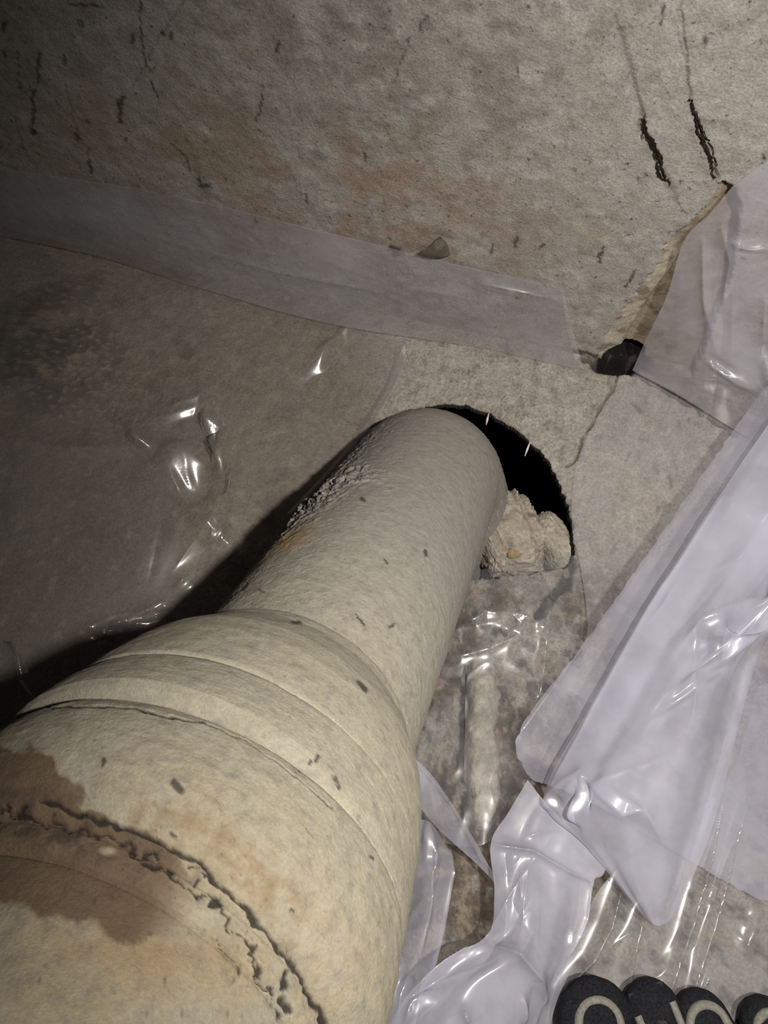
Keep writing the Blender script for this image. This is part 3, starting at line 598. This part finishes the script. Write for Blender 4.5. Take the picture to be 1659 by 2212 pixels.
# left ground sheet, turned up the wall
A = sheet('plastic_sheet', [
    [(-260, 470), (150, 545), (450, 628), (740, 706), (884, 742)],
    [(-260, 700), (150, 740), (450, 770), (700, 800), (864, 812)],
    [(-260, 950, .010), (150, 960, .010), (420, 930, .010), (620, 940), (800, 925)],
    [(-260, 1150, .012), (120, 1150, .012), (330, 1150, .014), (560, 1090), (728, 1012)],
    [(-260, 1400, .006), (50, 1400, .006), (250, 1330, .006), (440, 1240), (650, 1110)],
    [(-260, 1700), (0, 1650), (200, 1500), (440, 1400), (700, 1200)]],
    FILM['left'], 240, 240, amp=.0022, nsc=11, seed=201, creases=26, cheight=.0014, glints=[(400, 895, 60, 12, -12), (462, 930, 10, 34, -14), (480, 1000, 9, 44, 4), (470, 1090, 10, 50, 4), (320, 962, 34, 8, 40), (400, 1020, 50, 40, 40), (465, 1155, 10, 8, 0), (735, 740, 12, 40, 30), (690, 800, 20, 50, 30), (210, 1360, 40, 7, -20), (300, 1335, 40, 8, -15), (200, 1378, 30, 6, 10), (400, 1262, 16, 9, -30), (340, 1310, 12, 6, -30), (320, 1345, 30, 6, -10), (45, 1450, 6, 50, -35), (124, 598, 6, 8, 0)], ridges=[
        ([(330, 900), (440, 865), (470, 930), (485, 985), (475, 1060), (466, 1160)], .011, 26), ([(250, 900), (300, 945), (345, 985)], .007, 14), ([(0, 950), (150, 975), (300, 965)], .006, 22),
        ([(870, 750), (835, 850), (770, 960), (700, 1040)], .004, 14), ([(345, 985), (420, 1110), (520, 1200)], .006, 25),
        ([(160, 1370), (250, 1330), (330, 1320)], .004, 9), ([(180, 1350), (240, 1375)], .004, 7), ([(300, 1330), (345, 1310)], .004, 8), ([(380, 1270), (410, 1245)], .005, 9), ([(20, 1410), (75, 1500)], .006, 7)])
A['label'] = 'clear plastic ground sheet over the dark soil along the shaded side of the pipe'; A['category'] = 'plastic sheet'
band = sheet('folded_hem', [
    [W_(-260, 330, .003), W_(150, 385, .003), W_(420, 432, .003), W_(700, 500, .003), W_(1000, 574, .003), W_(1216, 622, .003)],
    [W_(-260, 375, .006), W_(150, 430, .008), W_(420, 490, .010), W_(700, 560, .012), W_(1000, 622, .009), W_(1226, 665, .006)],
    [W_(-260, 420, .010), W_(150, 480, .014), W_(430, 560, .016), W_(720, 630, .018), W_(1000, 680, .016), W_(1240, 725, .008)],
    [(-260, 470, .008), (150, 538, .009), (440, 624, .010), (730, 702, .010), (1000, 745, .006), (1262, 800, .003)]],
    FILM['band'], 90, 260, amp=.0016, nsc=10, seed=211, on_wall=True, parent=A, ridges=[([(1040, 610), (1120, 625), (1190, 642)], .004, 10), ([(700, 560), (850, 610), (1000, 640)], .003, 20), ([(300, 500), (600, 580), (800, 620), (1000, 690)], .004, 22)])
band['label'] = 'folded hem turned up the wall'
fold = sheet('edge_fold', [
    [(884, 742, .004), (872, 742, .006), (858, 745, .005)], [(862, 812, .004), (850, 815, .008), (838, 820, .005)], [(803, 918, .004), (788, 925, .008), (772, 930, .005)], [(736, 1005, .004), (724, 1010, .008), (712, 1010, .005)], [(640, 1110, .004), (630, 1110, .008), (620, 1108, .005)]],
    FILM['left'], 90, 24, amp=.0008, nsc=20, seed=221, parent=A)

# sheet over the broken corner of the wall
Bf = sheet('plastic_sheet', [
    [W_(1583, 402, .002), W_(1640, 360, .003), W_(1720, 320, .003), W_(1850, 290, .003)],
    [W_(1532, 462, .004), W_(1600, 490, .012), W_(1700, 500, .010), W_(1850, 480, .004)],
    [W_(1478, 520, .006), W_(1560, 580, .016), W_(1680, 600, .020), W_(1850, 600, .01)],
    [W_(1440, 640, .010), W_(1530, 690, .022), W_(1660, 720, .028), W_(1850, 740, .02)],
    [W_(1398, 728, .014), W_(1490, 775, .028), W_(1620, 820, .040), W_(1850, 860, .04)],
    [(1366, 800, .006), (1450, 846, .006), (1590, 928, .006), (1850, 1080, .006)]],
    FILM['wallr'], 150, 130, amp=.0020, nsc=12, seed=231, creases=10, on_wall=True, glints=[(1590, 812, 44, 9, 36), (1655, 785, 8, 30, 0), (1600, 525, 20, 6, 20), (1640, 535, 26, 5, 10)], ridges=[
        ([(1535, 778), (1575, 800), (1625, 838)], .007, 12), ([(1585, 520), (1610, 530), (1670, 540)], .005, 10), ([(1520, 520), (1525, 640), (1545, 740)], .004, 16), ([(1655, 640), (1650, 720), (1655, 800)], .006, 14), ([(1560, 480), (1580, 560), (1560, 660)], .004, 18)])
Bf['label'] = 'milky plastic sheet hung over the broken base corner of the wall'; Bf['category'] = 'plastic sheet'

# flat sheet on the concrete beside the hole
C1 = sheet('plastic_sheet', [
    [(1372, 806), (1460, 856), (1600, 940), (1750, 1020), (1950, 1100)],
    [(1312, 868), (1420, 930), (1560, 1000), (1750, 1080), (1950, 1200)],
    [(1246, 1000), (1360, 1060), (1500, 1120), (1720, 1200), (1950, 1330)],
    [(1236, 1140), (1340, 1180), (1480, 1240), (1720, 1330), (1950, 1500)],
    [(1252, 1215), (1340, 1280), (1480, 1350), (1720, 1500), (1950, 1700)],
    [(1268, 1370), (1360, 1420), (1500, 1520), (1720, 1700), (1950, 1900)],
    [(1210, 1480), (1340, 1560), (1480, 1680), (1720, 1900), (1950, 2100)]],
    FILM['thin'], 130, 120, amp=.0012, nsc=16, seed=241, jag=.0006)
C1['label'] = 'thin clear sheet lying flat on the cracked concrete next to the hole'; C1['category'] = 'plastic sheet'

# pane of clear film across the near side of the hole
D = sheet('plastic_sheet', [
    [(1000, 1238, .006), (1070, 1226, .007), (1150, 1214, .007), (1246, 1199, .005)],
    [(975, 1350, .008), (1060, 1345, .012), (1150, 1335, .012), (1262, 1320, .006)],
    [(945, 1490, .008), (1050, 1495, .012), (1150, 1490, .010), (1240, 1470, .006)],
    [(900, 1640, .010), (1020, 1660, .018), (1100, 1650, .018), (1170, 1640, .008)],
    [(880, 1800, .010), (1010, 1830, .018), (1070, 1810, .018), (1130, 1780, .008)]],
    FILM['clear'], 150, 110, amp=.0014, nsc=20, seed=251, crinkle=.0008, glints=[(1125, 1335, 34, 20, -20), (1060, 1328, 40, 9, -12), (1118, 1365, 12, 9, 0), (1160, 1345, 12, 9, 30)], ridges=[
        ([(1095, 1330), (1120, 1350), (1122, 1370)], .005, 12), ([(990, 1355), (1050, 1325), (1110, 1330), (1160, 1345)], .006, 18), ([(1188, 1275), (1178, 1360), (1165, 1500)], .006, 6), ([(980, 1420), (1060, 1400), (1120, 1370)], .003, 14), ([(1120, 1350), (1160, 1320), (1185, 1290)], .004, 9)])
D['label'] = 'crinkled clear film stretched across the near edge of the hole'; D['category'] = 'plastic sheet'

# loose strips against the hub
S1 = sheet('plastic_strip', [
    [(884, 1628, .050), (898, 1690, .046), (908, 1745, .040)], [(930, 1672, .044), (938, 1738, .040), (946, 1790, .034)], [(975, 1735, .038), (985, 1785, .034), (995, 1835, .030)],
    [(1012, 1795, .032), (1022, 1830, .030), (1036, 1872, .026)], [(1052, 1862, .026), (1062, 1880, .026), (1074, 1912, .022)]],
    FILM['cloud'], 70, 40, amp=.0012, nsc=22, seed=261, ridges=[([(890, 1635), (975, 1740), (1040, 1860)], .003, 6)])
S1['label'] = 'narrow slanting plastic strip running off the pipe hub'; S1['category'] = 'plastic strip'
S2 = sheet('plastic_strip', [
    [(880, 1770, .060), (925, 1778, .060), (968, 1838, .052)], [(872, 1850, .060), (930, 1845, .066), (976, 1868, .052)], [(862, 1930, .060), (915, 1940, .066), (962, 1950, .052)],
    [(850, 2030, .060), (900, 2035, .066), (944, 2040, .05)], [(835, 2130, .060), (880, 2130, .064), (922, 2112, .05)], [(800, 2240, .06), (850, 2240, .064), (890, 2230, .05)]],
    FILM['cloud'], 90, 60, amp=.0014, nsc=20, seed=271, creases=8, glints=[(860, 2090, 12, 20, 20), (850, 2150, 8, 40, 25), (930, 1820, 12, 40, 0)], ridges=[([(925, 1785), (935, 1850), (915, 1980), (890, 2100)], .006, 9), ([(968, 1838), (975, 1880), (950, 2010), (925, 2110)], .004, 6), ([(860, 2080), (845, 2160)], .006, 8)])
S2['label'] = 'folded pale plastic strip hugging the side of the pipe hub'; S2['category'] = 'plastic strip'

# the big bunched sheet: broad back layer, folded front layer
C2 = sheet('plastic_sheet', [
    [(1725, 745, .030), (1800, 840, .030), (1950, 950, .02), (2100, 1050, .01)],
    [(1592, 918, .034), (1680, 990, .030), (1830, 1080, .02), (2050, 1250, .008)],
    [(1410, 1176, .036), (1520, 1260, .030), (1740, 1380, .016), (1900, 1560, .008)],
    [(1272, 1372, .036), (1390, 1450, .030), (1690, 1620, .016), (1850, 1760, .008)],
    [(1122, 1580, .034), (1270, 1650, .028), (1620, 1840, .014), (1760, 1900, .008)],
    [(1140, 1680, .034), (1290, 1740, .026), (1560, 1900, .014), (1680, 1960, .008)]],
    FILM['cloud'], 150, 130, amp=.0022, nsc=12, seed=281, creases=12, jag=.0012, ridges=[([(1592, 920), (1410, 1176), (1272, 1372), (1130, 1575)], .004, 7), ([(1400, 1550), (1300, 1640), (1200, 1690)], .003, 12)])
C2['label'] = 'large bunched milky plastic sheet lying across the concrete'; C2['category'] = 'plastic sheet'
C2b = sheet('front_fold', [
    [(1760, 770, .050), (1830, 850, .060), (1900, 950, .060), (1950, 1050, .045)],
    [(1575, 1040, .048), (1660, 1080, .062), (1740, 1130, .064), (1730, 1190, .045)],
    [(1408, 1300, .046), (1500, 1340, .062), (1590, 1370, .066), (1640, 1400, .045)],
    [(1280, 1520, .044), (1390, 1550, .060), (1500, 1575, .066), (1592, 1580, .042)],
    [(1178, 1722, .042), (1300, 1715, .062), (1440, 1745, .064), (1548, 1740, .040)],
    [(1270, 1830, .034), (1340, 1845, .044), (1430, 1860, .044), (1508, 1860, .034)],
    [(1385, 1975, .022), (1405, 1992, .026), (1425, 2000, .026), (1455, 1985, .020)]],
    FILM['milky'], 220, 150, amp=.0018, nsc=14, seed=291, ray=.0012, creases=16, cheight=.0009, glints=[(1255, 1690, 36, 14, -35), (1335, 1735, 55, 16, 32), (1258, 1735, 10, 30, 0), (1590, 1400, 70, 22, -38), (1490, 1480, 60, 12, -38), (1540, 1345, 22, 22, 0), (1190, 1732, 20, 12, 30), (1640, 1330, 40, 20, -10), (1500, 1395, 30, 14, -30)], parent=C2, ridges=[
        ([(1165, 1735), (1210, 1700), (1255, 1672), (1300, 1715), (1345, 1752), (1390, 1745), (1420, 1800)], .006, 20), ([(1255, 1672), (1262, 1740), (1260, 1800)], .003, 10),
        ([(1430, 1525), (1520, 1460), (1590, 1400), (1660, 1350)], .005, 16), ([(1480, 1380), (1520, 1340), (1580, 1310), (1660, 1305)], .004, 14), ([(1555, 1080), (1400, 1320), (1280, 1530), (1185, 1715)], .003, 9)])
C2c = sheet('under_fold', [
    [(1140, 1685, .034), (1180, 1735, .036), (1235, 1790, .034), (1310, 1870, .030)],
    [(1098, 1755, .034), (1150, 1790, .036), (1220, 1830, .034), (1300, 1890, .028)],
    [(1060, 1822, .036), (1130, 1838, .036), (1200, 1870, .034), (1278, 1902, .026)],
    [(1068, 1930, .036), (1130, 1945, .040), (1200, 1962, .036), (1262, 1985, .024)],
    [(1050, 2030, .032), (1115, 2055, .042), (1180, 2065, .036), (1236, 2085, .022)],
    [(925, 2112, .032), (1020, 2130, .044), (1120, 2155, .036), (1196, 2175, .012)],
    [(845, 2205, .032), (950, 2250, .046), (1080, 2290, .036), (1175, 2300, .008)],
    [(780, 2330, .032), (900, 2380, .04), (1060, 2400, .03), (1170, 2400, .008)]],
    FILM['milky'], 220, 160, amp=.0012, nsc=14, seed=301, parent=C2, ray=.0006, creases=20, cheight=.0009, glints=[(1000, 2075, 60, 9, -38), (900, 2170, 60, 14, -38), (925, 2165, 30, 16, -20), (860, 2100, 14, 12, 0), (1230, 2025, 8, 16, 0)], ridges=[
        ([(1055, 2020), (1000, 2070), (930, 2120), (855, 2195)], .008, 10), ([(1062, 1824), (1150, 1838), (1220, 1880), (1275, 1902)], .005, 8), ([(1060, 2045), (1120, 2060), (1165, 2110), (1175, 2160)], .006, 14), ([(940, 2150), (900, 2175), (880, 2200)], .007, 12), ([(1000, 2180), (1010, 2210)], .005, 10), ([(1125, 2150), (1130, 2210)], .005, 8), ([(1275, 1902), (1262, 1980), (1230, 2060)], .004, 8)])

# clear pleated sheet under the shoe
C4 = sheet('plastic_sheet', [
    [(1640, 1480, .010), (1700, 1500, .010), (1800, 1560, .008), (2000, 1650, .006)],
    [(1560, 1700, .012), (1640, 1720, .010), (1780, 1760, .008), (2000, 1850, .006)],
    [(1330, 1880, .012), (1480, 1900, .012), (1700, 1950, .008), (2000, 2050, .006)],
    [(1250, 2010, .010), (1420, 2040, .010), (1660, 2080, .008), (2000, 2150, .006)],
    [(1180, 2150, .008), (1400, 2170, .008), (1660, 2200, .006), (2000, 2270, .006)],
    [(1150, 2300, .006), (1400, 2320, .006), (1660, 2330, .006), (2000, 2400, .006)]],
    FILM['thin'], 180, 190, amp=.0016, nsc=14, seed=311, creases=18, ridges=[
        ([(1560, 1720), (1530, 1850), (1490, 1980), (1440, 2150)], .010, 9), ([(1620, 1700), (1580, 1830), (1540, 1970), (1490, 2150)], .010, 9), ([(1350, 1880), (1315, 2000), (1280, 2070), (1215, 2140)], .009, 9), ([(1390, 1960), (1362, 2060), (1357, 2130)], .009, 9),
        ([(1640, 1960), (1610, 2040), (1620, 2060)], .005, 10), ([(1530, 2100), (1510, 2140)], .005, 6), ([(1420, 2020), (1370, 2050)], .004, 6)])
C4['label'] = 'clear pleated plastic sheet with long shiny creases under the shoe'; C4['category'] = 'plastic sheet'

# ------------------------------------------------------------------ toe shoe
shoe = empty('toe_shoe', fl(1420, 2260, .006))
shoe['label'] = 'black toe shoe with pale-edged toe panels standing on clear pleated plastic'; shoe['category'] = 'shoe'
SL = np.array(shoe.location)
def toe_frame(tip, base):
    a = fl(*tip, .0); b = fl(*base, .0); d = b - a; L = np.linalg.norm(d); d = d / L; s = np.cross(d, [0, 0, 1]); return a, d, s, L
def toe(tip, base, width, hgt):
    a, d, s, L = toe_frame(tip, base); n, m = 40, 40; L = max(L, .05)
    q = np.linspace(0, 1, n); wr_ = np.sqrt(np.clip(1 - (1 - np.clip(q * L / (width * .55), 0, 1)) ** 2.2, 0, 1))
    V = []
    for i in range(n):
        c = a + d * (q[i] * L) + np.array([0, 0, .007 + hgt * .5])
        for k in range(m):
            t = 2 * math.pi * k / m; cs, sn = math.cos(t), math.sin(t)
            x = np.sign(cs) * abs(cs) ** .8 * width * .5 * wr_[i]; z = np.sign(sn) * abs(sn) ** .8 * hgt * .5 * (wr_[i] ** .7)
            V.append(c + s * x + np.array([0, 0, z + .002 * min(1, q[i] * 3)]))
    V = np.array(V); nn = fbm(V[:, 0] * 400, V[:, 1] * 400 + V[:, 2] * 300, 5, 2)
    V = V + (nn * .0005)[:, None] * np.array([s[0], s[1], .7])
    o = mesh_obj('toe', V, grid_faces(n, m, True), MAT['rubber'], shoe, local=SL)
    return a, d, s, L, o
def panel(tip, base, width, hgt, rimfrac, open_tip=False):
    a, d, s, L, t_o = toe(tip, base, width, hgt); half = width * .5 * rimfrac; x0 = width * (.25 if not open_tip else .12)
    top = lambda l, x: a + d * l + s * x + np.array([0, 0, .007 + hgt * .5 + hgt * .5 * max(0, 1 - (abs(x) / (width * .5)) ** 2.6) ** .42 * (min(1, l / (width * .55)) ** .4) + .0012])
    pts = [top(L * .98 - (L * .98 - x0 - half) * i / 14, -half) for i in range(15)]
    if not open_tip: pts += [top(x0 + half - half * math.cos(math.pi * (i / 14 - .5)), half * math.sin(math.pi * (i / 14 - .5))) for i in range(1, 14)]
    else: pts += [top(x0 + half * .55, half * (i / 7 - 1)) for i in range(1, 14)]
    pts += [top(x0 + half + (L * .98 - x0 - half) * i / 14, half) for i in range(15)]
    V, Fc = tube_mesh(np.array(pts), .0028, 8)
    mesh_obj('panel_trim', V - SL, Fc, MAT['trim'], t_o) if not open_tip else None
    if open_tip:
        for sg in (pts[:15], pts[-15:]):
            V, Fc = tube_mesh(np.array(sg), .0026, 8); mesh_obj('panel_trim', V - SL, Fc, MAT['trim'], t_o)
    # knit panel inside the trim
    nl, nx = 20, 9; G = []
    for i in range(nl):
        l = x0 + (L * .98 - x0) * i / (nl - 1); q = (l - x0) / half; hw = half * (math.sqrt(max(0, 1 - (1 - min(1, q)) ** 2)) if not open_tip else 1.0)
        for j in range(nx): G.append(top(l, hw * (2 * j / (nx - 1) - 1)) + np.array([0, 0, -.0004 + .0012 * (1 - (2 * j / (nx - 1) - 1) ** 2)]))
    mesh_obj('toe_panel', np.array(G) - SL, grid_faces(nl, nx), MAT['panel'], t_o)
panel((1272, 2098), (1266, 2300), .046, .019, .54)
panel((1362, 2104), (1436, 2290), .034, .018, .66, True)
panel((1458, 2130), (1548, 2290), .033, .017, .66)
panel((1594, 2146), (1680, 2290), .032, .017, .68)
def shoe_body():
    # forefoot, arch and heel behind the toes
    a = fl(1455, 2260, 0); d = fl(1560, 2560, 0) - a; d = d / np.linalg.norm(d); s = np.cross(d, [0, 0, 1])
    secs = [(-.004, .118, .020), (.02, .122, .034), (.06, .112, .050), (.10, .098, .062), (.15, .082, .074), (.19, .078, .080), (.22, .066, .078), (.235, .03, .06)]
    K = catmull(np.array(secs), 50); m = 48; V = []; Vs = []
    for (l, w, h) in K:
        for k in range(m):
            t = 2 * math.pi * k / m; cs, sn = math.cos(t), math.sin(t)
            x = np.sign(cs) * abs(cs) ** .75 * w * .5; z = np.sign(sn) * abs(sn) ** .8 * h * .5
            V.append(a + d * l + s * x + np.array([0, 0, .009 + h * .5 + z]))
            z2 = np.sign(sn) * abs(sn) ** .5 * .005
            Vs.append(a + d * l + s * x * 1.05 + np.array([0, 0, .0095 + z2]))
    mesh_obj('upper', np.array(V), grid_faces(50, m, True), MAT['rubber'], shoe, local=SL)
    mesh_obj('sole', np.array(Vs), grid_faces(50, m, True), MAT['sole'], shoe, local=SL)
shoe_body()

# ------------------------------------------------------------------ small loose bits
for pts, lab in [([(1050, 918, .0), (1053, 905, .003), (1056, 893, .002)], 'pale fibre hanging over the rim between pipe and concrete'), ([(1134, 985, -.008), (1140, 968, -.004), (1145, 955, .0)], 'pale fibre dangling from the concrete rim over the black gap')]:
    P = np.array([fl(*p) for p in pts]); V, Fc = tube_mesh(catmull(P, 12), np.interp(np.linspace(0, 1, 12), [0, .4, 1], [.0003, .0011, .0004]), 6)
    o = mesh_obj('fibre', V, Fc, MAT['fibre'], local=P[-1]); tag(o, lab, 'fibre')
# leaf scrap caught on the wall above the hem
P = np.array([[wl(895, 552, .003), wl(925, 535, .006), wl(950, 512, .004)], [wl(915, 556, .004), wl(942, 545, .008), wl(966, 530, .004)], [wl(930, 560, .003), wl(955, 556, .006), wl(972, 552, .003)]])
G = np.swapaxes(catmull(np.swapaxes(catmull(P, 14), 0, 1), 14), 0, 1)
V = np.concatenate([G.reshape(-1, 3), G.reshape(-1, 3) + [0, .0008, 0]]); Fc = np.concatenate([grid_faces(14, 14), grid_faces(14, 14)[:, ::-1] + 196])
tag(mesh_obj('tape_scrap', V, Fc, plain('dull_scrap', (.12, .10, .08), .7, 120, .4), local=P[1][1]), 'dull brown scrap stuck to the wall above the folded hem', 'scrap')
